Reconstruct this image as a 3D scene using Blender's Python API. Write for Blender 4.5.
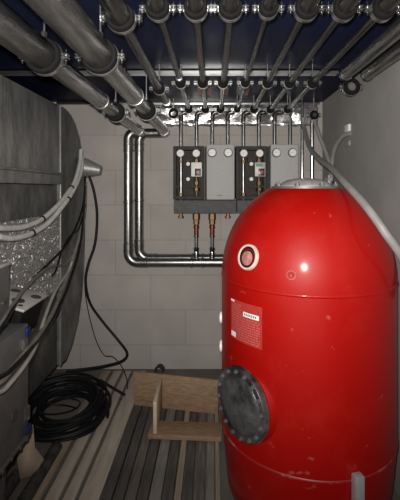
import bpy, bmesh, math, random
from mathutils import Vector, Matrix, Euler
random.seed(7)
for o in list(bpy.data.objects): bpy.data.objects.remove(o)
C = bpy.context.scene.collection
PI = math.pi
# ---------------------------------------------------------------- camera, light
F, PX, PY, ZC = 384.0, 213.0, 188.0, 1.39
cam = bpy.data.objects.new('camera', bpy.data.cameras.new('camera')); C.objects.link(cam)
cam.location = (0, 0, ZC); cam.rotation_euler = (PI/2, 0, 0)
cam.data.sensor_fit = 'HORIZONTAL'; cam.data.sensor_width = 36; cam.data.lens = F/400*36
cam.data.shift_x = -(PX-200)/400; cam.data.shift_y = -(250-PY)/400
cam.data.clip_start = 0.01
bpy.context.scene.camera = cam
w = bpy.data.worlds.new('world'); bpy.context.scene.world = w; w.use_nodes = True
w.node_tree.nodes['Background'].inputs[0].default_value = (0.95, 0.97, 1, 1)
w.node_tree.nodes['Background'].inputs[1].default_value = 0.17
ld = bpy.data.lights.new('phone_flash', 'SPOT'); lo = bpy.data.objects.new('phone_flash', ld); C.objects.link(lo)
lo.location = (-0.03, 0.0, ZC+0.05)
lo.rotation_euler = (Vector((0.18, 3.0, 1.74))-Vector(lo.location)).to_track_quat('-Z', 'Y').to_euler()
ld.energy = 200; ld.shadow_soft_size = 0.012; ld.spot_size = math.radians(120); ld.spot_blend = 1.0
ld.color = (1, 0.96, 0.90)
vs = bpy.context.scene.view_settings
vs.view_transform = 'Standard'; vs.look = 'None'; vs.gamma = 1; vs.use_curve_mapping = False; vs.exposure = 0.0

# ---------------------------------------------------------------- helpers
def at(x, y, Y): return Vector(((x-PX)*Y/F, Y, ZC-(y-PY)*Y/F))
def atX(x, y, X): return at(x, y, X*F/(x-PX))

def mat(name, col, rough=0.6, metal=0.0, var=0.0, scale=8.0, bump=0.0, bscale=60.0, stretch=(1, 1, 1), col2=None, thr=None, coat=0.0):
    m = bpy.data.materials.new(name); m.use_nodes = True
    nt = m.node_tree; b = nt.nodes['Principled BSDF']
    b.inputs['Roughness'].default_value = rough; b.inputs['Metallic'].default_value = metal
    b.inputs['Coat Weight'].default_value = coat; b.inputs['Coat Roughness'].default_value = 0.12
    b.inputs['Base Color'].default_value = (*col, 1)
    if var or bump or col2:
        tc = nt.nodes.new('ShaderNodeTexCoord'); mp = nt.nodes.new('ShaderNodeMapping')
        mp.inputs['Scale'].default_value = stretch
        nt.links.new(tc.outputs['Object'], mp.inputs['Vector'])
    if var or col2:
        n = nt.nodes.new('ShaderNodeTexNoise'); n.inputs['Scale'].default_value = scale
        n.inputs['Detail'].default_value = 6; n.inputs['Roughness'].default_value = 0.62
        nt.links.new(mp.outputs['Vector'], n.inputs['Vector'])
        r = nt.nodes.new('ShaderNodeValToRGB')
        a, z = thr or (0.3, 0.7)
        r.color_ramp.elements[0].position = a; r.color_ramp.elements[1].position = z
        c0 = col if col2 else tuple(max(0, c*(1-var)) for c in col)
        c1 = col2 or tuple(min(1, c*(1+var)) for c in col)
        r.color_ramp.elements[0].color = (*c0, 1); r.color_ramp.elements[1].color = (*c1, 1)
        nt.links.new(n.outputs['Fac'], r.inputs['Fac']); nt.links.new(r.outputs['Color'], b.inputs['Base Color'])
    if bump:
        n2 = nt.nodes.new('ShaderNodeTexNoise'); n2.inputs['Scale'].default_value = bscale; n2.inputs['Detail'].default_value = 4
        nt.links.new(mp.outputs['Vector'], n2.inputs['Vector'])
        bp = nt.nodes.new('ShaderNodeBump'); bp.inputs['Strength'].default_value = bump; bp.inputs['Distance'].default_value = 0.01
        nt.links.new(n2.outputs['Fac'], bp.inputs['Height']); nt.links.new(bp.outputs['Normal'], b.inputs['Normal'])
    return m

M = dict(
    steel=mat('steel_pipe', (0.29, 0.29, 0.285), 0.30, 0.95, 0.25, 30, 0.05, 200),
    bigsteel=mat('large_pipe_steel', (0.30, 0.295, 0.285), 0.24, 0.92, 0.5, 14, 0.15, 40, (5, .6, 5)),
    chrome=mat('bright_steel', (0.40, 0.41, 0.42), 0.22, 1.0, 0.15, 40),
    dullsteel=mat('dull_steel', (0.125, 0.12, 0.112), 0.24, 0.9, 0.45, 14, 0.15, 40, (5, .6, 5)),
    zinc=mat('zinc', (0.7, 0.7, 0.7), 0.3, 1.0),
    rubber=mat('black_rubber', (0.008, 0.008, 0.008), 0.7, 0, 0.3, 40),
    dustyrubber=mat('dusty_black_pipe', (0.02, 0.02, 0.02), 0.7, 0, 0, 18, col2=(0.085, 0.078, 0.07), thr=(0.4, 0.75)),
    cable=mat('black_cable', (0.008, 0.008, 0.009), 0.5, 0, 0.3, 20),
    greycable=mat('grey_cable', (0.17, 0.155, 0.14), 0.6, 0, 0.25, 15),
    whitehose=mat('pale_hose', (0.52, 0.51, 0.49), 0.6, 0, 0.15, 30),
    greyhose=mat('grey_hose', (0.22, 0.215, 0.21), 0.55, 0, 0.15, 20),
    red=mat('red_paint', (0.30, 0.002, 0.0006), 0.5, 0, 0, 7, 0.03, 10, col2=(0.33, 0.010, 0.006), thr=(0.52, 0.90), coat=0.30),
    redseam=mat('dusty_red_seam', (0.27, 0.010, 0.008), 0.45, 0, 0, 14, col2=(0.42, 0.17, 0.13), thr=(0.5, 0.72)),
    dust=mat('plaster_dust', (0.55, 0.42, 0.38), 0.9),
    stickerred=mat('sticker_red', (0.36, 0.032, 0.028), 0.5, 0, 0.1, 60),
    stickertext=mat('sticker_print', (0.42, 0.11, 0.095), 0.6),
    white=mat('white_plastic', (0.75, 0.74, 0.72), 0.45, 0, 0.05, 20),
    palecable=mat('pale_cable', (0.33, 0.315, 0.29), 0.6, 0, 0.2, 15),
    black=mat('black_foam', (0.058, 0.055, 0.053), 0.75, 0, 0.3, 50, 0.2, 250),
    manifold=mat('dark_grey_foam', (0.095, 0.094, 0.094), 0.8, 0, 0.25, 60, 0.3, 250),
    cover=mat('grey_foam_cover', (0.40, 0.395, 0.39), 0.7, 0, 0.04, 60, 0.1, 300),
    brass=mat('brass', (0.15, 0.09, 0.045), 0.5, 0.9, 0.2, 60),
    copper=mat('copper', (0.22, 0.07, 0.04), 0.4, 0.8, 0.25, 60),
    pumpgreen=mat('green_pump', (0.07, 0.17, 0.14), 0.4, 0.2),
    screen=mat('pump_display', (0.05, 0.03, 0.03), 0.3),
    darkred=mat('red_knob', (0.25, 0.03, 0.02), 0.4),
    hatch=mat('dusty_black_hatch', (0.016, 0.016, 0.018), 0.42, 0.1, 0, 7, 0.25, 60, col2=(0.17, 0.168, 0.165), thr=(0.40, 0.80)),
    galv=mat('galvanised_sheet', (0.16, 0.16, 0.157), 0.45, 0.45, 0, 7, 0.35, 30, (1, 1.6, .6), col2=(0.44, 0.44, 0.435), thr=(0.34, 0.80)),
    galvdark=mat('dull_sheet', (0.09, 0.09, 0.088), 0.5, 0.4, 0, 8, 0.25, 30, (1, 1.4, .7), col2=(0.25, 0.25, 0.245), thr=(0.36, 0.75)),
    foil=mat('foil_wrap', (0.62, 0.62, 0.62), 0.38, 0.8, 0.45, 90, 0.6, 160),
    mirrorfoil=mat('crumpled_foil', (0.9, 0.9, 0.92), 0.22, 0.9, 0.05, 20, 0.4, 30),
    box=mat('grey_sheet_box', (0.13, 0.13, 0.13), 0.5, 0.3, 0.2, 10),
    boxlight=mat('light_box_metal', (0.46, 0.44, 0.42), 0.5, 0.2, 0.15, 12),
    blue=mat('blue_plastic', (0.006, 0.014, 0.09), 0.5),
    card=mat('cardboard', (0.36, 0.28, 0.21), 0.85, 0, 0.15, 12),
    ply=mat('plywood', (0.26, 0.165, 0.10), 0.7, 0, 0.3, 6, 0.05, 40, (3, 14, 14)),
    plyend=mat('pale_sawn_wood', (0.50, 0.40, 0.29), 0.75, 0, 0.15, 10),
    beige=mat('beige_board', (0.47, 0.405, 0.34), 0.65, 0, 0.2, 5, 0.08, 40, (8, 1, 8)),
    slatdark=mat('dark_slat', (0.09, 0.083, 0.079), 0.55, 0, 0.45, 5, 0.1, 40, (10, 1, 10)),
    slatmid=mat('brownish_slat', (0.14, 0.122, 0.11), 0.55, 0, 0.45, 5, 0.1, 40, (10, 1, 10)),
    slatgrey=mat('grey_slat', (0.21, 0.195, 0.18), 0.6, 0, 0.35, 5, 0.1, 40, (10, 1, 10)),
    slattan=mat('tan_slat', (0.33, 0.26, 0.205), 0.65, 0, 0.3, 5, 0.1, 40, (10, 1, 10)),
    concrete=mat('concrete_floor', (0.13, 0.118, 0.105), 0.85, 0, 0.25, 5, 0.1, 40),
    plaster=mat('grey_plaster', (0.26, 0.25, 0.24), 0.85, 0, 0.12, 2.5, 0.05, 30),
    ceiling=mat('navy_ceiling', (0.0078, 0.0108, 0.031), 0.42, 0, 0.25, 3, 0.06, 12),
    dial=mat('dial_face', (0.80, 0.79, 0.77), 0.5),
    ink=mat('dark_print', (0.05, 0.05, 0.05), 0.6),
    leg=mat('grey_leg_steel', (0.33, 0.33, 0.34), 0.5, 0.2, 0.1, 30),
    capgrey=mat('dusty_grey_cap', (0.27, 0.265, 0.25), 0.75, 0, 0.2, 20),
    glasspink=mat('socket_inner', (0.50, 0.22, 0.18), 0.15, 0.3, 0.4, 60),
    socket=mat('dusty_socket_rim', (0.55, 0.42, 0.36), 0.6, 0, 0.2, 60),
)
M['ceiling'].node_tree.nodes['Principled BSDF'].inputs['Specular IOR Level'].default_value = 0.06
for k_, v_ in dict(rubber=.10, cable=.2, black=.15, slatdark=.3, slatmid=.3, red=.22, stickerred=.3).items(): M[k_].node_tree.nodes['Principled BSDF'].inputs['Specular IOR Level'].default_value = v_
M['band'] = mat('reddish_strip', (0.30, 0.10, 0.07), 0.5, 0, 0.3, 30)
# pale scuffs of plaster dust on the red paint
nt = M['red'].node_tree; b_ = nt.nodes['Principled BSDF']; old = b_.inputs['Base Color'].links[0].from_socket
tc_ = nt.nodes.new('ShaderNodeTexCoord'); n_ = nt.nodes.new('ShaderNodeTexNoise'); n_.inputs['Scale'].default_value = 13; n_.inputs['Detail'].default_value = 8; n_.inputs['Roughness'].default_value = .6
mp_ = nt.nodes.new('ShaderNodeMapping'); mp_.inputs['Scale'].default_value = (1, 1, 1.5); mp_.inputs['Location'].default_value = (.3, .1, .2)
nt.links.new(tc_.outputs['Object'], mp_.inputs[0]); nt.links.new(mp_.outputs[0], n_.inputs['Vector'])
r_ = nt.nodes.new('ShaderNodeValToRGB'); r_.color_ramp.elements[0].position = .66; r_.color_ramp.elements[1].position = .76
r_.color_ramp.elements[0].color = (0, 0, 0, 1); r_.color_ramp.elements[1].color = (.55, .55, .55, 1)
nt.links.new(n_.outputs['Fac'], r_.inputs[0])
mx_ = nt.nodes.new('ShaderNodeMix'); mx_.data_type = 'RGBA'; mx_.inputs[7].default_value = (.42, .20, .16, 1)
nt.links.new(r_.outputs[0], mx_.inputs[0]); nt.links.new(old, mx_.inputs[6]); nt.links.new(mx_.outputs[2], b_.inputs['Base Color'])
# block wall
def block_mat():
    m = bpy.data.materials.new('block_wall'); m.use_nodes = True; nt = m.node_tree; b = nt.nodes['Principled BSDF']
    b.inputs['Roughness'].default_value = 0.85
    tc = nt.nodes.new('ShaderNodeTexCoord'); sx = nt.nodes.new('ShaderNodeSeparateXYZ'); cx = nt.nodes.new('ShaderNodeCombineXYZ')
    nt.links.new(tc.outputs['Object'], sx.inputs[0])
    ad = nt.nodes.new('ShaderNodeMath'); ad.operation = 'ADD'; ad.inputs[1].default_value = 0.269*10-1.259
    a2 = nt.nodes.new('ShaderNodeMath'); a2.operation = 'ADD'; a2.inputs[1].default_value = 10.2
    nt.links.new(sx.outputs['Z'], ad.inputs[0]); nt.links.new(sx.outputs['X'], a2.inputs[0])
    nt.links.new(a2.outputs[0], cx.inputs['X']); nt.links.new(ad.outputs[0], cx.inputs['Y'])
    br = nt.nodes.new('ShaderNodeTexBrick'); nt.links.new(cx.outputs[0], br.inputs['Vector'])
    br.inputs['Scale'].default_value = 1; br.inputs['Brick Width'].default_value = 0.54; br.inputs['Row Height'].default_value = 0.269
    br.inputs['Mortar Size'].default_value = 0.004; br.inputs['Mortar Smooth'].default_value = 0.5; br.inputs['Bias'].default_value = 0
    br.inputs['Color1'].default_value = (0.43, 0.398, 0.372, 1); br.inputs['Color2'].default_value = (0.465, 0.432, 0.408, 1)
    br.inputs['Mortar'].default_value = (0.36, 0.33, 0.31, 1)
    n = nt.nodes.new('ShaderNodeTexNoise'); n.inputs['Scale'].default_value = 4; n.inputs['Detail'].default_value = 6
    nt.links.new(tc.outputs['Object'], n.inputs['Vector'])
    mx = nt.nodes.new('ShaderNodeMix'); mx.data_type = 'RGBA'; mx.blend_type = 'MULTIPLY'; mx.inputs[0].default_value = 0.35
    nt.links.new(br.outputs['Color'], mx.inputs[6]); nt.links.new(n.outputs['Fac'], mx.inputs[7])
    nt.links.new(mx.outputs[2], b.inputs['Base Color'])
    bp = nt.nodes.new('ShaderNodeBump'); bp.inputs['Strength'].default_value = 0.25; bp.inputs['Distance'].default_value = 0.004
    inv = nt.nodes.new('ShaderNodeMath'); inv.operation = 'SUBTRACT'; inv.inputs[0].default_value = 1
    nt.links.new(br.outputs['Fac'], inv.inputs[1]); nt.links.new(inv.outputs[0], bp.inputs['Height'])
    nt.links.new(bp.outputs['Normal'], b.inputs['Normal'])
    return m
M['block'] = block_mat()

def catmull(pts, n=8):
    P = [Vector(p) for p in pts]; P = [2*P[0]-P[1]]+P+[2*P[-1]-P[-2]]
    out = []
    for i in range(1, len(P)-2):
        for k in range(n):
            t = k/n; a, b, c, d = P[i-1:i+3]
            out.append(0.5*((2*b)+(c-a)*t+(2*a-5*b+4*c-d)*t*t+(3*b-a-3*c+d)*t**3))
    out.append(P[-2]); return out
def fillet(pts, r, n=8):
    P = [Vector(p) for p in pts]; out = [P[0]]
    for i in range(1, len(P)-1):
        a, b, c = P[i-1], P[i], P[i+1]; u = (a-b).normalized(); v = (c-b).normalized()
        ang = u.angle(v); d = min(r/math.tan(ang/2), (a-b).length*.49 if i > 1 else (a-b).length*.95, (c-b).length*.49 if i < len(P)-2 else (c-b).length*.95)
        rr = d*math.tan(ang/2); cen = b+(u+v).normalized()*(rr/math.sin(ang/2)); s = b+u*d-cen; e = b+v*d-cen
        for k in range(n+1):
            t = k/n; out.append(cen+s.normalized().slerp(e.normalized(), t)*rr)
    out.append(P[-1]); return out

class MB:
    def __init__(s): s.bm = bmesh.new()
    def box(s, c, d, rot=None, bev=0.0, seg=2):
        t = bmesh.new(); bmesh.ops.create_cube(t, size=1)
        bmesh.ops.scale(t, vec=Vector(d), verts=t.verts)
        if bev: bmesh.ops.bevel(t, geom=t.edges[:], offset=bev, segments=seg, affect='EDGES', profile=0.5)
        mm = Matrix.Translation(Vector(c)) @ (rot.to_matrix().to_4x4() if rot else Matrix())
        s._add(t, mm); return s
    def _add(s, t, mm):
        t.transform(mm); me = bpy.data.meshes.new('tmp'); t.to_mesh(me); t.free(); s.bm.from_mesh(me); bpy.data.meshes.remove(me)
    def lathe(s, prof, o=(0, 0, 0), ax=(0, 0, 1), n=24, smooth=True):
        """prof: (radius, height along axis)"""
        ax = Vector(ax).normalized(); q = Vector((0, 0, 1)).rotation_difference(ax); o = Vector(o)
        rings = []
        for r, h in prof:
            if r < 1e-6: rings.append([s.bm.verts.new(o+q @ Vector((0, 0, h)))])
            else: rings.append([s.bm.verts.new(o+q @ Vector((r*math.cos(2*PI*k/n), r*math.sin(2*PI*k/n), h))) for k in range(n)])
        for a, b in zip(rings, rings[1:]):
            for k in range(n):
                k2 = (k+1) % n
                f = ([a[0], b[k2], b[k]] if len(a) == 1 else [a[k], a[k2], b[0]] if len(b) == 1 else [a[k], a[k2], b[k2], b[k]])
                try: s.bm.faces.new(f).smooth = smooth
                except ValueError: pass
        return s
    def cyl(s, o, ax, r, h, n=20, bev=0.0):
        if bev: return s.lathe([(0, 0), (r-bev, 0), (r, bev), (r, h-bev), (r-bev, h), (0, h)], o, ax, n)
        return s.lathe([(0, 0), (r, 0), (r, 0), (r, h), (r, h), (0, h)], o, ax, n)
    def hexa(s, o, ax, r, h): 
        return s.lathe([(0, 0), (r, 0), (r, h), (0, h)], o, ax, 6, False)
    def ring(s, o, ax, ri, ro, h, n=28):
        s.lathe([(ri, -h/2), (ro, -h/2), (ro, h/2), (ri, h/2), (ri, -h/2)], o, ax, n, True); return s
    def tube(s, pts, r, n=10, cap=True, wob=None):
        pts = [Vector(p) for p in pts]; m = len(pts)
        t0 = (pts[1]-pts[0]).normalized(); nrm = t0.orthogonal().normalized(); rings = []; prev = t0
        for i in range(m):
            t = (pts[min(i+1, m-1)]-pts[max(i-1, 0)]).normalized()
            nrm = (prev.rotation_difference(t) @ nrm).normalized(); prev = t; bn = t.cross(nrm)
            rr = r[i] if isinstance(r, (list, tuple)) else r
            rings.append([s.bm.verts.new(pts[i]+(nrm*math.cos(2*PI*k/n)+bn*math.sin(2*PI*k/n))*rr) for k in range(n)])
        for a, b in zip(rings, rings[1:]):
            for k in range(n): s.bm.faces.new([a[k], a[(k+1) % n], b[(k+1) % n], b[k]]).smooth = True
        if cap: s.bm.faces.new(rings[0][::-1]); s.bm.faces.new(rings[-1])
        return s
    def prism(s, poly, x0, x1):
        """poly: (Y, Z) outline extruded along X"""
        a = [s.bm.verts.new((x0, y, z)) for y, z in poly]; b = [s.bm.verts.new((x1, y, z)) for y, z in poly]
        n = len(poly); s.bm.faces.new(a); s.bm.faces.new(b[::-1])
        for k in range(n): s.bm.faces.new([a[k], b[k], b[(k+1) % n], a[(k+1) % n]])
        return s
    def build(s, name, m, parent=None, org=None):
        bmesh.ops.recalc_face_normals(s.bm, faces=s.bm.faces)
        if org is not None: bmesh.ops.translate(s.bm, vec=-Vector(org), verts=s.bm.verts)
        me = bpy.data.meshes.new(name); s.bm.to_mesh(me); s.bm.free()
        try: me.set_sharp_from_angle(angle=math.radians(38))
        except Exception: pass
        me.materials.append(M[m] if isinstance(m, str) else m)
        o = bpy.data.objects.new(name, me); C.objects.link(o)
        if parent: o.parent = parent
        return o

def tag(o, label, cat, group=None):
    o['label'] = label; o['category'] = cat
    if group: o['group'] = group
    return o
def thing(name, label, cat, loc=(0, 0, 0), rot=(0, 0, 0), group=None):
    o = bpy.data.objects.new(name, None); C.objects.link(o); o.empty_display_size = 0.05
    o.location = loc; o.rotation_euler = rot; return tag(o, label, cat, group)
def struct(name, mb, m):
    o = mb.build(name, m); o['kind'] = 'structure'; return o
def single(name, mb, m, label, cat, group=None, org=(0, 0, 0)):
    o = mb.build(name, m, None, org); o.location = org; return tag(o, label, cat, group)
def dup(root, loc, label, rot=None, group=None):
    r = root.copy(); C.objects.link(r); r.location = loc; r['label'] = label
    if rot is not None: r.rotation_euler = rot
    if group: r['group'] = group
    for ch in list(root.children):
        c = ch.copy(); C.objects.link(c); c.parent = r
        for g in list(ch.children):
            d = g.copy(); C.objects.link(d); d.parent = c
    return r

# ---------------------------------------------------------------- the room
ZT = 2.05; XL, XR, YB, YF = -1.62, 0.84, 2.95, -0.7
xc, yc = (XL+XR)/2, (YB+YF)/2
struct('floor', MB().box((xc, yc, -0.05), (XR-XL+.2, YB-YF+.2, 0.1)), 'concrete')
struct('ceiling', MB().box((xc, yc, ZT+0.05), (XR-XL+.2, YB-YF+.2, 0.1)), 'ceiling')
struct('wall_back', MB().box((xc, YB+0.05, ZT/2), (XR-XL+.2, 0.1, ZT)), 'block')
struct('wall_right', MB().box((XR+0.05, yc, ZT/2), (0.1, YB-YF, ZT)), 'plaster')
struct('wall_left', MB().box((XL-0.05, yc, ZT/2), (0.1, YB-YF, ZT)), 'plaster')
struct('trim_1', MB().box((xc+.2, YB-0.012, ZT-0.012), (XR-XL-.45, 0.024, 0.024), bev=0.003), 'zinc')

# ceiling rail (U profile)
r = MB(); Yr = 2.16
r.box(((-1.55+.70)/2, Yr, ZT-0.003), (2.25, 0.040, 0.006)); r.box(((-1.55+.70)/2, Yr-0.0185, ZT-0.012), (2.25, 0.003, 0.024)); r.box(((-1.55+.70)/2, Yr+0.0185, ZT-0.012), (2.25, 0.003, 0.024))
single('mounting_rail', r, 'zinc', 'bright zinc mounting rail running crosswise over the navy ceiling', 'rail')

# crumpled foil strip on top of back wall
f = MB(); nx, nz = 46, 6; x0, x1, z0, z1 = -0.45, 0.80, 1.862, 2.022
gv = [[f.bm.verts.new((x0+(x1-x0)*i/nx, YB-0.007-random.random()*0.022, z0+(z1-z0)*k/nz+(random.random()*0.012-.006 if k == 0 else 0))) for i in range(nx+1)] for k in range(nz+1)]
for k in range(nz):
    for i in range(nx): f.bm.faces.new([gv[k][i], gv[k][i+1], gv[k+1][i+1], gv[k+1][i]])
fo = single('foil_strip', f, 'mirrorfoil', 'crumpled shiny foil strip along the top of the block wall', 'foil')
sm = fo.modifiers.new('solid', 'SOLIDIFY'); sm.thickness = 0.003

# ---------------------------------------------------------------- ventilation duct at the left
DX = -0.95; DL = -1.58
root = thing('ventilation_duct', 'large grey sheet metal duct with rounded rear bend at the left edge', 'duct', (-1.26, 1.8, 0))
og = root.location
YD = 2.38
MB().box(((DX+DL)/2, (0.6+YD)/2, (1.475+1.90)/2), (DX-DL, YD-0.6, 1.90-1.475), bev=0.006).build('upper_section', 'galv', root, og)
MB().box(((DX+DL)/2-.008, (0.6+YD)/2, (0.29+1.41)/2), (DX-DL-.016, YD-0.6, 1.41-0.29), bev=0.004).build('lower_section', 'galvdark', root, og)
fl = MB(); fl.box(((DX+DL)/2, (0.6+YD)/2, 1.443), (DX-DL+0.03, YD-0.6+.004, 0.062), bev=0.006)
fl.box(((DX+DL)/2, (0.6+YD)/2, 1.479), (DX-DL+0.05, YD-0.6+.004, 0.01), bev=0.003); fl.build('flange', 'galv', root, og)
out = [(60, 105), (66, 109), (71, 115), (75, 123), (79, 136), (82, 152), (84, 178), (85, 205), (85, 235), (84, 265), (82, 295), (78, 322), (72, 345), (66, 360), (60, 365)]
poly = [(DX*F/(x-PX), ZC-(y-PY)*(DX*F/(x-PX))/F) for x, y in out]
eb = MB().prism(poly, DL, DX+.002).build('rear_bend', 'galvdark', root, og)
bv = eb.modifiers.new('bevel', 'BEVEL'); bv.width = 0.004; bv.segments = 2; bv.limit_method = 'ANGLE'
MB().box((DX+.003, YD, 1.095), (0.014, 0.014, 1.61), bev=0.003).build('corner_seam', 'galv', root, og)
# foil wrap: a crumpled slab
f = MB(); ny, nz = 150, 62
gv = [[f.bm.verts.new((DX-.006+random.random()*0.011, 1.2+(YD-.012-1.2)*i/ny, 0.765+(1.235-.765)*k/nz)) for i in range(ny+1)] for k in range(nz+1)]
for k in range(nz):
    for i in range(ny): f.bm.faces.new([gv[k][i], gv[k][i+1], gv[k+1][i+1], gv[k+1][i]])
fw = f.build('foil_wrap', 'foil', root, og); s_ = fw.modifiers.new('solid', 'SOLIDIFY'); s_.thickness = 0.006; s_.offset = -1
# duct stub on the wall behind
st = MB(); a = Vector((-1.0, 2.80, 1.545)); d = Vector((0.20, 0.0, -0.03))
st.lathe([(0.0, 0), (0.085, 0), (0.070, 0.08), (0.034, 0.185), (0.030, 0.185), (0.05, 0.1), (0, 0.02)], a, d, 24)
single('duct_stub', st, 'galv', 'short grey tapered duct stub poking out behind the duct bend', 'duct', org=tuple(a))

# ---------------------------------------------------------------- pipes
def run(prof, X, Z):       # lathe along +Y
    return MB().lathe([(0, prof[0][1])]+prof+[(0, prof[-1][1])], (X, 0, Z), (0, 1, 0), 28)
def lip(mb, X, Y, Z, ro): mb.lathe([(ro-.004, -.010), (ro+.001, -.009), (ro+.004, -.004), (ro+.004, .004), (ro, .009), (ro-.004, .010)], (X, Y, Z), (0, 1, 0), 28)
YN = -0.5
# two large pipes, left
ZB = 0.852
def big(label, X, Z, Yend, Xv, zb, near, mid, far, Ylip, Xend, riserY):
    t = thing('heating_pipe', label, 'pipe', (X, 1.2, Z), group=None); og = t.location
    run([(near, YN), (near, 1.215), (mid, 1.225), (mid, Ylip), (far, Ylip+.004), (far, Yend-.12)], X, Z).build('near_section', 'bigsteel', t, og)
    for yy, rr in ((Ylip, mid), (Yend-.115, far+.001)): b = MB(); lip(b, X, yy, Z, rr); b.build('press_lip', 'zinc', t, og)
    e = MB(); e.tube(fillet([(X, Yend-.125, Z), (X, Yend, Z), (Xv, Yend, Z), (Xv, Yend, Z-.13)], .06, 10), far+.0025, 24); e.build('elbow', 'steel', t, og)
    MB().tube([(Xv, Yend, Z-.12), (Xv, Yend, zb+.12)], far, 24).build('riser', 'steel', t, og)
    e = MB(); e.tube(fillet([(Xv, Yend, zb+.125), (Xv, Yend, zb), (Xv+.125, Yend, zb)], .07, 12), far+.0025, 24); e.build('elbow', 'steel', t, og)
    MB().tube([(Xv+.12, Yend, zb), (Xend, Yend, zb)], far, 24).build('horizontal_run', 'steel', t, og)
    cp = [(far, -.009), (far+.005, -.005), (far+.005, .005), (far, .009)]
    for zz in (Z-.085, Z-.13, Z-.5, zb+.13, zb+.09): MB().lathe(cp, (Xv, Yend, zz), (0, 0, 1), 24).build('press_collar', 'steel', t, og)
    for xx in (Xv+.09, Xv+.13, -.155, -.075): MB().lathe(cp, (xx, Yend, zb), (1, 0, 0), 24).build('press_collar', 'steel', t, og)
    return t
big('thick lower steel pipe nearest the duct, dropping down the wall to the floor side run', -0.514, 1.79, 2.775, -0.612, ZB, .044, .037, .032, 1.76, 0.30, None)
big('thick steel pipe second from the duct, its drop closer to the pump groups', -0.352, 1.80, 2.872, -0.552, ZB+.012, .045, .041, .033, 1.72, 0.34, None)
# medium pipe with open end
X3, Z3 = -0.287, ZC+.53
t = thing('heating_pipe', 'medium steel pipe between thick pair and thin row, open end short of wall', 'pipe', (X3, 1.2, Z3)); og = t.location
p = MB(); p.lathe([(0, YN), (.034, YN), (.034, 1.215), (.021, 1.23), (.021, 2.36), (.025, 2.36), (.025, 2.41), (.017, 2.41), (.017, 2.3), (0, 2.3)], (X3, 0, Z3), (0, 1, 0), 28); p.build('run', 'dullsteel', t, og)
b = MB(); lip(b, X3, 2.36, Z3, .025); b.build('press_lip', 'zinc', t, og)
# seven thin pipes
ZP = ZC+.56
thinX = [-.172, -.054, .054, .172, .291, .409, .531]
vertX = [-.2376+.1156*k for k in range(8)]
ordn = ['leftmost', 'second from left', 'third from left', 'middle', 'third from right', 'second from right', 'rightmost']
YV = 2.85; ZG = 1.70
def thin_pipe(label, X, near, far, Xv, zend, lips=(), Ynear=1.205, grp='thin ceiling pipes', vr=.0145):
    t = thing('heating_pipe', label, 'pipe', (X, 1.2, ZP), group=grp); og = t.location
    run([(near, YN), (near, Ynear), (far, Ynear+.012), (far, 2.755)], X, ZP).build('run', 'dullsteel', t, og)
    e = MB(); e.tube(fillet([(X, 2.75, ZP), (X, YV, ZP), (Xv, YV, ZP), (Xv, YV, ZP-.075)], .028, 8), max(vr+.003, .017), 18); e.build('elbow', 'dullsteel', t, og)
    MB().tube([(Xv, YV, ZP-.07), (Xv, YV, zend)], vr, 18).build('drop', 'chrome', t, og)
    for yl in lips: b = MB(); lip(b, X, yl, ZP, (near if Ynear > 1.5 else far+.001)); b.build('press_lip', 'zinc', t, og)
    b = MB(); b.lathe([(vr, -.007), (vr+.004, -.004), (vr+.004, .004), (vr, .007)], (Xv, YV, ZP-.075), (0, 0, 1), 18)
    b.build('press_lip', 'zinc', t, og)
for k, X in enumerate(thinX):
    small = (k == 3)
    thin_pipe('%s of the seven thin steel pipes crossing the navy ceiling' % ordn[k], X, .019 if small else .026, .009 if small else .0135, vertX[k], ZG, lips=((1.95,) if k in (0,) else ()))
for X, near, Yl, l in ((.653, .030, 1.90, 'inner steel pipe of the pair along the right wall, open end near the rail'), (.757, .029, 1.90, 'outer steel pipe of the pair along the right wall, against the plaster')):
    t = thing('heating_pipe', l, 'pipe', (X, 1.2, ZP)); og = t.location
    MB().lathe([(0, YN), (near, YN), (near, Yl), (near-.006, Yl), (near-.006, Yl-.15), (0, Yl-.15)], (X, 0, ZP), (0, 1, 0), 28).build('run', 'bigsteel', t, og)
    b = MB(); lip(b, X, Yl-.012, ZP, near); b.build('press_lip', 'chrome', t, og)
single('riser_pipe', MB().tube([(vertX[7], YV, ZG), (vertX[7], YV, ZT)], .0145, 18), 'chrome', 'bright upright pipe above the right end of the last grey cover', 'pipe', org=(vertX[7], YV, ZG))
t = thing('riser_pipe', 'bright upright pipe in the corner ending in a black ring', 'pipe', (.735, YV, 0)); og = t.location
MB().tube(fillet([(.735, YV, 0), (.735, YV, ZP-.03), (.735, YV-.075, ZP-.03)], .03, 8), .0145, 18).build('tube', 'chrome', t, og)
single('riser_pipe', MB().tube([(.668, 2.88, 0), (.668, 2.88, ZT)], .012, 16), 'chrome', 'thin bright upright pipe on back wall right of the last grey cover', 'pipe', org=(.668, 2.88, 0))

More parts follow.
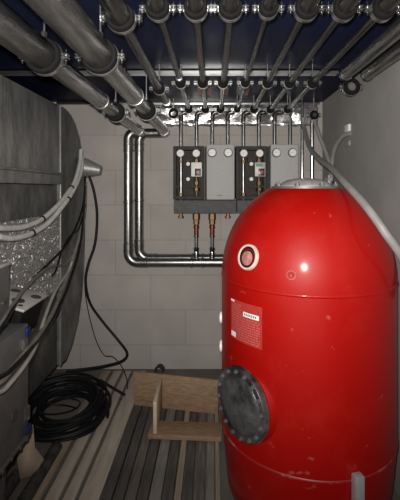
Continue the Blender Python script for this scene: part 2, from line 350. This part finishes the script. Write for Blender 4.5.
# ---------------------------------------------------------------- pipe clamps
protos = {}
def clamp(label, X, Y, Z, r, fat=None):
    key = (round(r, 3), round(ZT-Z, 2), fat)
    grp = 'pipe clamps under the ceiling'
    if key in protos: return dup(protos[key], (X, Y, Z), label)
    t = thing('pipe_clamp', label, 'clamp', (X, Y, Z), group=grp)
    th = fat or .0095
    MB().lathe([(r, -.018), (r+th*.8, -.018), (r+th+.002, -.012), (r+th+.002, .0), (r+th, .002), (r+th, .018), (r, .018), (r, -.018)], (0, 0, 0), (0, 1, 0), 32).build('rubber_liner', 'rubber', t)
    MB().ring((0, .011, 0), (0, 1, 0), r+th, r+th+.003, .018).build('ring', 'zinc', t); r += th-.0075
    for s in (-1, 1):
        x = s*(r+.0205)
        b = MB(); b.box((s*(r+.018), 0.004, .005), (.022, .02, .003)); b.box((s*(r+.018), 0.004, -.005), (.022, .02, .003)); b.build('ear', 'zinc', t)
        b = MB(); b.cyl((x, .004, -.02), (0, 0, 1), .003, .042, 10); b.hexa((x, .004, -.0125), (0, 0, 1), .0065, .006); b.hexa((x, .004, .0065), (0, 0, 1), .0065, .006); b.build('bolt', 'chrome', t)
    b = MB(); b.hexa((0, .004, r+.0105), (0, 0, 1), .009, .018); b.cyl((0, .004, r+.02), (0, 0, 1), .0042, ZT-Z-r-.02, 10); b.build('hanger_rod', 'zinc', t)
    protos[key] = t; return t
Y1, Y2, Y3 = 1.195, 2.045, 2.765
clamp('near clamp on the thick pipe beside the duct', -.514, Y1-.03, 1.79, .044)
clamp('near clamp on the second thick pipe from the duct', -.352, Y1, 1.80, .045)
clamp('far black clamp on the thick pipe beside the duct', -.514, Y2-.02, 1.79, .032, .017)
clamp('far black clamp on the second thick pipe from the duct', -.352, Y2-.02, 1.80, .033, .017)
clamp('near clamp on the medium pipe left of the thin pipe row', X3, Y1, Z3, .034)
clamp('far clamp on the medium pipe left of the thin pipe row', X3, Y2, Z3, .021)
for k, X in enumerate(thinX):
    small = k == 3
    clamp('nearest clamp on the %s thin ceiling pipe' % ordn[k], X, Y1, ZP, .019 if small else .026)
    clamp('clamp beside the zinc rail on the %s thin ceiling pipe' % ordn[k], X, Y2, ZP, .009 if small else .0135, .0135)
    clamp('clamp by the back wall on the %s thin ceiling pipe' % ordn[k], X, Y3-.03, ZP, .009 if small else .0135, .0135)
clamp('near clamp on the inner pipe along the right wall', .653, Y1, ZP, .030)
clamp('near clamp on the outer pipe along the right wall', .757, Y1, ZP, .029)
clamp('black ring on the corner riser by the foil strip', .735, YV-.055, ZP-.03, .0145, .016)
rg = clamp('big black ring clamp hanging at the right end of the rail, plugged', .752, 2.09, ZP-.01, .024, .019)
MB().lathe([(0, -.010), (.014, -.010), (.016, -.004), (.024, -.004), (.024, .03), (0, .03)], (0, 0, 0), (0, 1, 0), 28).build('end_plug', 'box', rg)
clamp('empty black ring clamp in front of the foil strip, left end', -.291, Y3+.06, ZP-.012, .0215, .014)

# ---------------------------------------------------------------- pump groups
def gauge(parent, og, X, Y, Z, r=.0295):
    g = MB(); g.lathe([(0, 0), (r, 0), (r, .02), (r-.003, .024), (r-.005, .021), (0, .021)], (X, Y, Z), (0, -1, 0), 28)
    go = g.build('gauge', 'leg', parent, og)
    d = MB(); d.cyl((X, Y-.0212, Z), (0, -1, 0), r-.0045, .0012, 28); d.build('dial', 'dial', go, og)
    n = MB(); n.box((X-.003, Y-.0232, Z+.002), (.014, .0008, .002), Euler((0, -.5, 0)))
    for a in range(9):
        th = math.radians(-30+a*30); n.box((X+math.cos(th)*.0175, Y-.0232, Z+math.sin(th)*.0175), (.004, .0008, .0012), Euler((0, -th, 0)))
    n.build('needle', 'ink', go, og)
def open_group(label, xl, green):
    xr = xl+.1156; xm = (xl+xr)/2
    t = thing('pump_group', label, 'pump group', (xm, 2.90, 1.303), group=None); og = t.location
    b = MB(); W = .228
    b.box((xm, 2.925, 1.502), (W, .05, .395), bev=.006)
    for s in (-1, 1): b.box((xm+s*(W/2-.012), 2.872, 1.502), (.024, .085, .395), bev=.004)
    b.box((xm, 2.872, 1.685), (W-.04, .085, .028), bev=.004); b.box((xm, 2.872, 1.400), (W-.04, .05, .018), bev=.003); b.box((xm, 2.872, 1.318), (W-.04, .085, .028), bev=.004)
    b.box((xm, 2.872, 1.60), (.05, .06, .03), bev=.003)
    b.build('insulation_shell', 'black', t, og)
    MB().tube([(xl, YV, 1.70), (xl, YV, 1.30)], .0115, 16).build('return_pipe', 'steel', t, og)
    b = MB(); b.hexa((xl, YV, 1.335), (0, 0, 1), .018, .02); b.hexa((xl, YV, 1.575), (0, 0, 1), .017, .022); b.build('union_nut', 'brass', t, og)
    b = MB(); b.hexa((xl, YV, 1.303), (0, 0, 1), .021, .03); b.build('union_nut', 'rubber', t, og)
    b = MB(); b.hexa((xr, YV, 1.575), (0, 0, 1), .02, .026); b.cyl((xr, YV, 1.60), (0, 0, 1), .013, .1); b.build('upper_valve', 'brass', t, og)
    b = MB(); b.hexa((xr, YV, 1.31), (0, 0, 1), .019, .02); b.cyl((xr, YV, 1.33), (0, 0, 1), .014, .14); b.hexa((xr, YV, 1.365), (0, 0, 1), .024, .03); b.hexa((xr, YV, 1.415), (0, 0, 1), .02, .022); b.lathe([(0, -.03), (.015, -.03), (.015, .0), (.010, .004), (0, .004)], (xr, 2.81, 1.38), (0, -1, 0), 12); b.build('lower_valve', 'brass', t, og)
    p = MB(); p.box((xr+.004, 2.845, 1.525), (.075, .09, .105), bev=.008); po = p.build('pump', 'pumpgreen' if green else 'boxlight', t, og)
    p = MB(); p.box((xr+.002, 2.794, 1.525), (.078, .014, .104), bev=.004); p.build('pump_face', 'white' if not green else 'boxlight', po, og)
    p = MB(); p.box((xr+.012, 2.7855, 1.505), (.044, .004, .052), bev=.001); p.build('display', 'screen', po, og)
    p = MB(); p.cyl((xr+.013, 2.7835, 1.505), (0, -1, 0), .013, .008, 20, .002); p.build('knob', 'darkred', po, og)
    if green: p = MB(); p.box((xr-.004, 2.786, 1.557), (.05, .003, .022)); p.build('label_strip', 'pumpgreen', po, og)
    for zz in (1.566, 1.455):
        MB().cyl((xm-.002, 2.845, zz), (0, -1, 0), .0145, .045, 20, .003).build('valve_cap', 'white', t, og)
    gauge(t, og, xl, 2.815, 1.643); gauge(t, og, xr, 2.815, 1.643)
    MB().cyl((xl, 2.85, 1.643), (0, -1, 0), .02, .036).build('gauge_stem', 'rubber', t, og)
    MB().cyl((xr, 2.85, 1.643), (0, -1, 0), .02, .036).build('gauge_stem', 'rubber', t, og)
def covered_group(label, xl):
    xr = xl+.1156; xm = (xl+xr)/2
    t = thing('pump_group', label, 'pump group', (xm, 2.90, 1.303)); og = t.location
    MB().box((xm, 2.90, 1.502), (.226, .09, .395), bev=.006).build('insulation_shell', 'black', t, og)
    c = MB(); c.box((xm+.003, 2.812, 1.505), (.202, .095, .40), bev=.007, seg=3); co = c.build('front_cover', 'cover', t, og)
    n = MB()
    for i, wd in enumerate((.004, .003, .005, .003, .004, .003)): n.box((xm-.020+i*.0066, 2.7642, 1.337), (wd, .001, .0065))
    n.build('printed_word', 'ink', co, og)
    gauge(t, og, xl, 2.766, 1.643); gauge(t, og, xr, 2.766, 1.643)
    for xx in (xl, xr): MB().ring((xx, 2.762, 1.643), (0, 1, 0), .0295, .033, .006).build('gauge_recess', 'ink', t, og)
open_group('open black pump group at the left end, pump with a white face', vertX[0], False)
covered_group('pump group under a plain grey cover between the two open ones', vertX[2])
open_group('open black pump group in the middle right, pump with a greenish face', vertX[4], True)
covered_group('grey covered pump group at the right end, partly behind the red tank', vertX[6])
# manifolds
def manifold(label, xa, xb):
    t = thing('manifold', label, 'manifold', ((xa+xb)/2, 2.86, 1.205)); og = t.location
    MB().box(((xa+xb)/2, 2.862, 1.2535), (xb-xa, .150, .095), bev=.005).build('body', 'manifold', t, og)
    return t, og
bounds = [(-.286, .170), (.174, .628)]
for i, (xa, xb) in enumerate(bounds):
    t, og = manifold(['dark grey manifold block under the two left pump groups', 'dark grey manifold block on the right, running behind the red tank'][i], xa, xb)
    vx = vertX[i*4:i*4+4]
    for j, x in enumerate(vx):
        b = MB()
        if j in (1, 2) and i == 0:
            continue
        b.hexa((x, 2.84, 1.182), (0, 0, 1), .014, .025); b.hexa((x, 2.84, 1.168), (0, 0, 1), .021, .014); b.build('outlet_plug', 'brass', t, og)
# two feed pipes below left manifold
for j, (x, yb) in enumerate(((vertX[1], 2.79), (vertX[2], 2.80))):
    t = thing('feed_pipe', ['left short feed pipe with brass nut dropping from manifold to the wall run', 'right short feed pipe with brass nut dropping from manifold, beside the tank'][j], 'pipe', (x, 2.84, ZB+.04)); og = t.location
    zt = 1.206; y = 2.80
    b = MB(); b.hexa((x, y, zt-.045), (0, 0, 1), .027, .04); b.hexa((x, y, zt-.078), (0, 0, 1), .022, .03); b.lathe([(.014, -.01), (.02, -.01), (.018, .03), (.014, .03)], (x, y, zt-.03), (0, 0, 1), 20); b.build('union_nut', 'brass', t, og)
    b = MB(); b.cyl((x, y, zt-.155), (0, 0, 1), .0165, .08); b.lathe([(.0165, -.012), (.021, -.008), (.021, .008), (.0165, .012)], (x, y, zt-.10), (0, 0, 1), 20); b.build('copper_sleeve', 'copper', t, og)
    b = MB(); b.cyl((x, y, ZB+.03), (0, 0, 1), .013, zt-.15-ZB-.03); b.build('tube', 'steel', t, og)
    MB().lathe([(.013, -.012), (.0185, -.009), (.0185, .009), (.013, .012)], (x, y, zt-.165), (0, 0, 1), 20).build('press_collar', 'chrome', t, og)
    MB().lathe([(.013, 0), (.018, .0), (.018, .02), (.021, .024), (.021, .034), (.018, .038), (.018, .06), (.021, .064), (.021, .074), (.013, .08)], (x, y, ZB+.028), (0, 0, 1), 20).build('press_socket', 'chrome', t, og)

# ---------------------------------------------------------------- red tank
TX, TY, TR = .42, 1.75, .38; ZS1, ZS0, HD, HB = 1.0, .338, .43, .22; ZTOP = 1.392
def rz(z):
    if z > ZS1: return TR*math.sqrt(max(0, 1-((z-ZS1)/HD)**2))
    if z < ZS0: return TR*math.sqrt(max(0, 1-((ZS0-z)/HB)**2))
    return TR
def surf(phi, z, off=0.0):
    p = math.radians(phi); r_ = rz(z)+off
    return Vector((TX-r_*math.sin(p), TY-r_*math.cos(p), z))
def rad(phi): p = math.radians(phi); return Vector((-math.sin(p), -math.cos(p), 0))
tank = thing('buffer_tank', 'large glossy red cylindrical buffer tank with domed top at the right', 'tank', (TX, TY, 0)); og = tank.location
prof = [(0, .055), (.335, .055), (.348, .062), (.354, .08), (.366, .19), (.376, .29), (.379, .32), (TR, ZS0)]
prof += [(TR, .5), (TR, .7), (TR, .9)]
zt_ = [ZS1+HD*math.sin(PI/2*k/24) for k in range(0, 25)]
prof += [(rz(z), z) for z in zt_ if z < ZTOP-.006] + [(rz(ZTOP-.004), ZTOP-.004), (0, ZTOP-.004)]
MB().lathe(prof, (TX, TY, 0), (0, 0, 1), 96).build('shell', 'red', tank, og)
for z, sm_ in ((ZS1, 'red'), (ZS0, 'redseam')):
    MB().lathe([(TR-.002, -.008), (TR+.002, -.004), (TR+.003, 0), (TR+.002, .004), (TR-.002, .008)], (TX, TY, z), (0, 0, 1), 96).build('weld_seam', sm_, tank, og)
TPR = .152
MB().lathe([(0, -.008), (TPR, -.008), (TPR, .006), (0, .006)], (TX, TY, ZTOP), (0, 0, 1), 64).build('top_flange', 'box', tank, og)
MB().lathe([(.118, .006), (.118, .010), (.105, .022), (.08, .034), (.045, .041), (0, .043)], (TX, TY, ZTOP), (0, 0, 1), 48).build('top_cap', 'capgrey', tank, og)
for k in range(8):
    a = 2*PI*k/8+.30; x, y = TX+.134*math.cos(a), TY+.134*math.sin(a)
    b = MB(); b.hexa((x, y, ZTOP+.006), (0, 0, 1), .0115, .011); b.cyl((x, y, ZTOP+.006), (0, 0, 1), .006, .019, 10); b.build('bolt', 'box', tank, og)
b = MB(); b.cyl((TX+.10, TY-.03, ZTOP+.006), (0, 0, 1), .014, .03, 14); b.hexa((TX+.10, TY-.03, ZTOP+.03), (0, 0, 1), .02, .014); b.cyl((TX+.10, TY-.03, ZTOP+.044), (0, 0, 1), .008, .012, 10); b.build('air_vent', 'box', tank, og)
# sight socket
n = (rad(49)+Vector((0, 0, .25))).normalized(); c = surf(49, 1.117)
MB().lathe([(.030, -.06), (.0485, -.06), (.0485, .010), (.030, .010)], c, n, 36).build('socket_collar', 'red', tank, og)
s = MB(); s.lathe([(.040, .008), (.041, .014), (.043, .017), (.048, .017), (.0515, .012), (.0515, .004), (.040, .004)], c, n, 36); so = s.build('socket', 'socket', tank, og)
MB().lathe([(0, .009), (.030, .009), (.041, .014), (.040, .007), (0, .007)], c, n, 36).build('thread', 'rubber', so, og)
MB().lathe([(0, .014), (.012, .0138), (.022, .012), (.028, .009)], c+Vector((-.004, 0, -.004)), n, 36).build('plug', 'glasspink', so, og)
# inspection hatch
n = rad(52); c = Vector((TX, TY, .542))+n*(TR-.006)
s = MB(); s.lathe([(.11, -.06), (.118, -.06), (.118, .010), (.136, .010), (.138, .013), (.138, .026), (.135, .030), (.0, .030)], c, n, 64); ho = s.build('hatch_flange', 'hatch', tank, og)
s = MB(); s.lathe([(.114, .030), (.109, .036), (.095, .043), (.068, .050), (.036, .054), (0, .055)], c, n, 64); s.build('hatch_cover', 'hatch', ho, og)
q = Vector((0, 0, 1)).rotation_difference(n)
for k in range(16):
    a = 2*PI*k/16; p = c+q @ Vector((.125*math.cos(a), .125*math.sin(a), .028))
    b = MB(); b.hexa(p, n, .0085, .007); b.cyl(p, n, .005, .013, 10); b.build('hatch_bolt', 'box', ho, og)
MB().lathe([(.137, .008), (.142, .008), (.142, .015), (.137, .015)], c, n, 64).build('gasket', 'hatch', ho, og)
MB().lathe([(.0, .004), (.142, .002), (.147, -.008), (.158, -.055), (0, -.055)], c, n, 64).build('hatch_collar', 'red', tank, og)
# label sticker with rows of print
def patch(mb, p0, p1, za, zb, off, n=14):
    rows = [[mb.bm.verts.new(surf(p0+(p1-p0)*i/n, z, off)) for i in range(n+1)] for z in (za, zb)]
    for i in range(n): mb.bm.faces.new([rows[0][i], rows[0][i+1], rows[1][i+1], rows[1][i]]).smooth = True
s = MB(); patch(s, 65, 38, .778, .938, .0012); lab = s.build('rating_label', 'stickerred', tank, og)
s = MB(); rnd = random.Random(3)
for k in range(15):
    z = .925-.0096*k-.005
    if k < 4: p = 63.5; e = 54
    else: p = 63.5; e = 39.5
    while p > e+.5:
        wv = rnd.uniform(.6, 2.2); wv = min(wv, p-e); patch(s, p, p-wv, z, z+.0045, .0020, 2); p -= wv+rnd.uniform(.35, .8)
s.build('small_print', 'stickertext', lab, og)
s = MB(); patch(s, 52, 40, .885, .903, .0024, 6); patch(s, 64, 59, .786, .806, .0024, 4); patch(s, 64.5, 60.5, .927, .935, .0024, 3); wo = s.build('white_field', 'white', lab, og)
s = MB(); p = 51
while p > 42: patch(s, p, p-.8, .890, .8985, .0030, 2); p -= 1.4
s.build('serial_print', 'ink', lab, og)
# round emblem
c = surf(21, 1.073); 
s = MB(); s.ring(c+rad(21)*.002, rad(21)+Vector((0, 0, .13)), .014, .0175, .006); s.lathe([(0, 0), (.009, 0), (.007, .004), (0, .004)], c+rad(21)*.001, rad(21), 16); s.build('round_mark', 'redseam', tank, og)
# white capped ports on far left flank
for z in (.785, .652):
    n = rad(97); c = Vector((TX, TY, z))+n*(TR-.020)
    MB().lathe([(0, 0), (.027, 0), (.027, .028), (.020, .033), (0, .033)], c, n, 24).build('port_cap', 'white', tank, og)
for a in (14, 130, 215):
    th = math.radians(a); d = Vector((math.sin(th), -math.cos(th), 0)); c = Vector((TX, TY, .185))+d*(TR+.016)
    MB().box(c, (.036, .030, .37), Euler((0, 0, th)), bev=.003).build('leg', 'leg', tank, og)

# ---------------------------------------------------------------- hoses near right wall
pts = [at(304, 128, 2.80), at(309, 146, 2.55), at(318, 158, 2.25), at(331, 168, 1.92), at(344, 182, 1.66), at(358, 197, 1.52), at(372, 214, 1.43), at(386, 234, 1.39), at(402, 258, 1.40), at(420, 300, 1.5)]
pts = [at(303, 118, 2.83)]+pts
single('grey_hose', MB().tube(catmull(pts), .0155, 14), 'greyhose', 'thick grey hose sagging across the top of the red tank', 'hose', org=tuple(pts[0]))
pts = [at(314, 120, 2.80), at(319, 135, 2.76), at(325, 150, 2.72), at(330, 166, 2.66), at(331, 185, 2.62)]
single('grey_hose', MB().tube(catmull(pts), .0145, 12), 'greyhose', 'grey hose hanging in the corner from the pipe ring', 'hose', org=tuple(pts[0]))
pts = [at(350, 133, 2.31), at(342, 137, 2.38), at(335, 148, 2.48), at(332, 163, 2.56), at(331.5, 185, 2.60)]
single('grey_hose', MB().tube(catmull(pts), .0145, 12), 'greyhose', 'curved grey hose running from white wall box down behind tank', 'hose', org=tuple(pts[0]))
t = thing('wall_box', 'small white box on the plastered right wall', 'box', (XR, 2.39, 1.75)); og = t.location
MB().box((XR-.008, 2.38, 1.745), (.016, .085, .072), bev=.003).build('body', 'white', t, og)
MB().box((XR-.005, 2.38, 1.665), (.010, .070, .03), bev=.002).build('lower_plate', 'capgrey', t, og)

# ---------------------------------------------------------------- floor slats and boards
ZSL = .020
bd = [(-.592, -.503, 'beige'), (-.663, -.612, 'beige'), (-.742, -.684, 'beige'), (-.825, -.765, 'slattan')]
bl = ['beige floor board right beside the dark slats', 'second beige floor board left of the dark slats', 'third beige floor board left of the dark slats', 'tan floor board beside the cardboard and black pipe']
for (a, b_, m), l in zip(bd, bl):
    single('wooden_board', MB().box(((a+b_)/2, 1.80, .010), (b_-a, 2.16, .02), bev=.002), m, l, 'board', 'floor boards on the left', org=((a+b_)/2, 1.8, 0))
edges = [100, 113, 125, 137, 149, 162, 174, 182, 193, 205, 215, 221]
cols = ['slatdark', 'slatdark', 'slatmid', 'slatdark', 'slatgrey', 'slatdark', 'slattan', 'slatdark', 'slatmid', 'slatgrey', 'slattan']
nm = ['first', 'second', 'third', 'fourth', 'fifth', 'sixth', 'seventh', 'eighth', 'ninth', 'tenth', 'last']
kinds = dict(slatdark='dark', slatmid='brownish', slatgrey='greyish', slattan='tan')
for i, m in enumerate(cols):
    a = (edges[i]-PX)/224.6+.003; b_ = (edges[i+1]-PX)/224.6-.003
    yend = 2.66 + random.uniform(-.06, .06); h = .022+random.uniform(-.004, .006) if m != 'slattan' else .03
    single('long_slat', MB().box(((a+b_)/2, (.75+yend)/2, h/2), (b_-a, yend-.75, h), Euler((0, 0, random.uniform(-.002, .002))), bev=.002), m,
           '%s long %s slat on floor counting from the beige boards to the tank' % (nm[i], kinds[m]), 'slat', 'long slats laid on the floor', org=((a+b_)/2, 1.7, 0))
# wooden crate remains
t = thing('wooden_crate', 'broken open wooden crate of plywood boards lying on the dark slats', 'crate', (-.2, 2.3, .03)); og = t.location
zb = .032
b = MB(); ang = math.atan2(-.07, .53)
b.box((-.228, 2.36, zb+.103), (.53, .018, .205), Euler((0.0, 0.035, ang)), bev=.002); b.build('back_board', 'ply', t, og)
b = MB(); b.box((-.318, 2.22, zb+.098), (.020, .27, .196), Euler((0, 0, .02)), bev=.002); b.build('side_board', 'plyend', t, og)
b = MB(); b.box((-.150, 2.130, zb+.012), (.40, .13, .024), Euler((0, 0, -.06)), bev=.002); b.build('bottom_board', 'ply', t, og)
# bits on floor by the wall
s = MB(); s.lathe([(.026, 0), (.033, 0), (.033, .05), (.026, .05), (.026, 0)], (-.400, 2.80, .054), Vector((.25, 1, 0)), 20)
single('pipe_offcut', s, 'dustyrubber', 'short black pipe offcut on floor behind the plywood crate board', 'pipe', org=(-.405, 2.78, 0))

# ---------------------------------------------------------------- black cable coil
s = MB(); rc = random.Random(11); pts = []
cx, cy = -.872, 2.275; turns = 24
for k in range(turns*20+1):
    a = 2*PI*k/20; tt = k/20
    if k % 20 == 0: rr = rc.uniform(.165, .255); zz = .03+.125*(tt/turns)+rc.uniform(-.01, .012); dx, dy = rc.uniform(-.045, .045), rc.uniform(-.045, .045)
    pts.append([rr, zz, dx, dy, a])
# smooth the turn parameters
def smooth(v, n=8): return [sum(v[max(0, i-n):i+n+1])/len(v[max(0, i-n):i+n+1]) for i in range(len(v))]
cols_ = [smooth([p[j] for p in pts]) for j in range(4)]
path = [Vector((cx+cols_[2][i]+cols_[0][i]*1.02*math.cos(pts[i][4]), cy+cols_[3][i]+cols_[0][i]*.88*math.sin(pts[i][4]), max(.030, cols_[1][i]+.04*math.sin(pts[i][4])))) for i in range(len(pts))]
coil = single('cable_coil', s.tube(catmull(path, 2), .0085, 8), 'cable', 'thick coil of black cable lying on the floor by the duct', 'cable', org=(cx, cy, 0))
# black cable loop up to duct top
pts = [atX(83, 162, -.93), at(89, 176, 2.78), at(94, 192, 2.80), at(97, 215, 2.82), at(95, 243, 2.82), at(88, 265, 2.80), at(85.5, 282, 2.80), at(90, 303, 2.82), at(103, 322, 2.84), at(118, 340, 2.83), at(127, 353, 2.78), at(122, 361, 2.72), at(105, 366, 2.64), at(86, 369, 2.56), at(66, 371, 2.50)]
single('cable', MB().tube(catmull(pts), .0095, 10), 'cable', 'black cable looping down the back wall from duct bend to the coil', 'cable', org=tuple(pts[0]))
pts = [at(86, 272, 2.84), at(85, 290, 2.84), at(89, 315, 2.84), at(96, 340, 2.86), at(104, 355, 2.86), at(113, 357, 2.84), at(122, 367, 2.78), at(127, 381, 2.68), at(126, 395, 2.57), at(117, 401, 2.5), at(107, 404, 2.44)]
single('wire', MB().tube(catmull(pts), .0035, 8), 'cable', 'thin black wire hanging beside the wall and curling onto the boards', 'wire', org=tuple(pts[0]))
pts = [at(100, 380, 2.58), at(113, 388, 2.545), at(125, 395, 2.52)]
single('cable', MB().tube(catmull(pts), .009, 10), 'cable', 'short black cable end sticking out right of the coil', 'cable', org=tuple(pts[0]))
# bundle along duct bend to the boxes
B = [
 ([(85, 176, -.915), (84, 200, -.905), (78, 222, -.90), (66, 245, -.90), (50, 262, -.895), (34, 278, -.87), (20, 296, -.80), (8, 318, -.70), (-8, 345, -.68)], .0085, 'cable', 'black cable sweeping from the duct bend down over the perforated box'),
 ([(86, 182, -.915), (85, 212, -.91), (80, 238, -.905), (68, 262, -.90), (48, 268, -.88), (28, 285, -.82), (14, 303, -.76), (2, 322, -.70), (-10, 340, -.68)], .009, 'greycable', 'grey cable running over the perforated box at the left edge'),
 ([(85, 190, -.91), (82, 225, -.90), (74, 255, -.89), (64, 285, -.87), (53, 312, -.80), (38, 336, -.74), (22, 356, -.70), (5, 378, -.685), (-12, 400, -.68)], .0125, 'greycable', 'thick brownish cable crossing the big control box'),
 ([(72, 262, -.885), (68, 272, -.88), (56, 290, -.85), (46, 314, -.79), (36, 345, -.73), (24, 366, -.69), (6, 388, -.675), (-12, 408, -.67)], .010, 'palecable', 'pale cable hanging lowest across the big control box'),
 ([(85, 186, -.90), (83, 220, -.888), (79, 250, -.88), (70, 280, -.865), (60, 306, -.82), (46, 330, -.76), (28, 352, -.695), (10, 371, -.672), (-12, 394, -.665)], .009, 'cable', 'black cable lying against the thick brownish cable'),
 ([(85.5, 205, -.905), (79, 228, -.90), (70, 236, -.90), (62, 250, -.895), (56, 270, -.885), (52, 276, -.88)], .006, 'cable', 'thin black lead curling at the duct corner seam'),
]
for k_, (pl, r_, m, l) in enumerate(B):
    pts = [atX(*p) for p in pl]; r_ *= .8
    if k_ < 5: e = pts[-1]; pts += [Vector((-.66+.004*k_, e.y-.16, e.z-.22)), Vector((-.64+.012*k_, e.y-.26, .25)), Vector((-.62+.03*k_, e.y-.36, .03)), Vector((-.60+.03*k_, e.y-.62, .012))]
    single('cable', MB().tube(catmull(pts), r_, 10), m, l, 'cable', 'cables hanging from the duct bend', org=tuple(pts[0]))
# pale corrugated hoses with cable ties
def corr(path, r): 
    out = []; rr = []
    for i, p in enumerate(path): out.append(p); rr.append(r*(1+.07*(1 if i % 2 else -1)))
    return out, rr
W = [([(81, 150, -.93), (80, 163, -.915), (75, 181, -.90), (67, 194, -.895), (56, 207, -.89), (42, 219, -.89), (26, 226, -.885), (10, 228, -.88), (-8, 226, -.87)], 'upper pale hose sagging across the duct and its foil patch'),
     ([(82, 158, -.925), (81, 172, -.905), (73, 191, -.885), (62, 207, -.88), (48, 223, -.88), (32, 233, -.88), (15, 238, -.875), (0, 237, -.87), (-12, 234, -.86)], 'lower pale hose sagging across the duct and its foil patch')]
for pl, l in W:
    pts = [atX(*p) for p in pl]; e = pts[-1]; pts += [Vector((-.875, e.y-.35, e.z+.10)), Vector((-.885, e.y-.8, e.z+.3))]; path, rr = corr(catmull(pts, 14), .0135)
    t = thing('pale_hose', l, 'hose', tuple(pts[0]), group='pale hoses on the duct'); og = t.location
    MB().tube(path, rr, 12).build('hose', 'whitehose', t, og)
    for fr in (.25, .50):
        i = int(len(path)*fr); MB().ring(path[i], path[i+1]-path[i], .0125, .017, .012, 14).build('cable_tie', 'rubber', t, og)

# ---------------------------------------------------------------- boxes at the lower left
t = thing('steel_stand', 'dark steel stand under the grey boxes at lower left', 'stand', (-.83, 1.4, 0)); og = t.location
for x, y in ((-.92, 1.12), (-.74, 1.12), (-.92, 1.24), (-.74, 1.24)): MB().box((x, y, .21), (.03, .03, .42), bev=.002).build('leg', 'box', t, og)
b = MB(); b.box((-.83, 1.30, .428), (.225, .42, .018), bev=.003); b.build('rail', 'box', t, og)
for y in (1.30, 1.36, 1.42, 1.47): MB().hexa((-.7175, y, .428), (1, 0, 0), .007, .006).build('bolt', 'zinc', t, og)
MB().box((-.885, 1.60, .39), (.03, .03, .78), bev=.002).build('rear_post', 'box', t, og); MB().box((-.85, 1.60, .772), (.14, .16, .012), bev=.002).build('shelf', 'box', t, og)
t = thing('control_box', 'big grey control box with two small latches at the left edge', 'box', (-.83, 1.3, .437)); og = t.location
MB().box((-.83, 1.30, .650), (.22, .40, .426), bev=.006).build('body', 'box', t, og)
for y, z in ((1.455, .79), (1.475, .52)):
    b = MB(); b.box((-.716, y, z), (.008, .004, .05)); b.box((-.716, y+.018, z), (.008, .004, .05)); b.box((-.716, y+.009, z+.024), (.008, .022, .004)); b.box((-.716, y+.009, z-.024), (.008, .022, .004)); b.build('latch', 'zinc', t, og)
for y, z in ((1.485, .835), (1.49, .455)): MB().box((-.7165, y, z), (.012, .028, .034), bev=.003).build('blue_clip', 'blue', t, og)
MB().cyl((-.7195, 1.39, .565), (1, 0, 0), .022, .004, 20).build('cable_hole', 'ink', t, og)
# perforated box
t = thing('perforated_box', 'light metal box with round holes in its top beside the cables', 'box', (-.83, 1.60, .778)); og = t.location
MB().box((-.83, 1.605, .845), (.17, .20, .134), bev=.004).build('body', 'rubber', t, og)
pl = MB(); pl.box((-.83, 1.605, .917), (.185, .215, .010), bev=.002); po = pl.build('top_plate', 'boxlight', t, og)
for x, y, r_ in ((-.765, 1.655, .022), (-.80, 1.57, .026), (-.86, 1.66, .02), (-.86, 1.55, .014), (-.77, 1.53, .010)):
    MB().lathe([(0, 0), (r_, 0), (r_, .0012), (0, .0012)], (x, y, .9218), (0, 0, 1), 24).build('hole', 'ink', po, og)
t.location = (-.865, 1.60, .80); t.rotation_euler = (0, .28, 0)
# upper box
t = thing('junction_box', 'small dark box with light lid sitting on the big control box', 'box', (-.85, 1.36, .863)); og = t.location
MB().box((-.855, 1.36, .978), (.14, .25, .23), Euler((0, 0, 0)), bev=.008).build('body', 'box', t, og)
MB().box((-.855, 1.36, 1.099), (.145, .255, .014), bev=.004).build('lid', 'boxlight', t, og)
for y, z in ((1.44, .96), (1.46, .90)): MB().hexa((-.785, y, z), (1, 0, 0), .008, .006).build('screw', 'zinc', t, og)
# cardboard, tan carton, black pipes
c = MB(); P = [at(27, 430, 1.84), at(33, 424, 1.86), at(35, 447, 1.85), at(44, 459, 1.84), at(34, 475, 1.81), at(20, 479, 1.79), at(17, 458, 1.80), at(20, 444, 1.82)]
vs_ = [c.bm.verts.new(p) for p in P]; c.bm.faces.new(vs_)
co = single('cardboard_piece', c, 'card', 'torn piece of beige cardboard standing beside the cable coil', 'cardboard', org=tuple(P[5]))
s_ = co.modifiers.new('solid', 'SOLIDIFY'); s_.thickness = .006
for i, (xa, ya, ye, l) in enumerate(((-.822, 1.30, 2.02, 'dusty black pipe lying on the floor beside the cardboard'), (-.93, 1.2, 1.82, 'dark pipe lying on the floor under the steel stand'))):
    s = MB(); s.lathe([(.022, ya), (.029, ya), (.029, ye), (.022, ye), (.022, ye-.05), (0, ye-.05)], (xa, 0, .030 if i == 1 else .030), (0, 1, 0), 22)
    single('black_pipe', s, 'dustyrubber', l, 'pipe', org=(xa, 1.6, 0))

# flat reddish strips on the ceiling near the back wall
for px, l in ((199.5, 'reddish strip on the ceiling, leftmost of the four'), (209, 'reddish strip on the ceiling, second from the left'), (226.5, 'reddish strip on the ceiling, third from the left'), (247, 'reddish strip on the ceiling, rightmost of the four')):
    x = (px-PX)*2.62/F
    single('red_strip', MB().box((x, 2.62, ZT-.0015), (.026, .20, .003)), 'band', l, 'band', 'reddish strips on the ceiling', org=(x, 2.62, ZT))

pts = [at(36, 405, 2.12), at(52, 402, 2.2), at(68, 398, 2.28), at(80, 402, 2.25), at(72, 410, 2.16), at(52, 414, 2.12), at(38, 411, 2.10), at(44, 404, 2.19), at(64, 405, 2.22), at(77, 408, 2.17)]
single('wire', MB().tube(catmull(pts), .003, 8), 'cable', 'thin loose wire curling inside the black cable coil', 'wire', org=tuple(pts[0]))
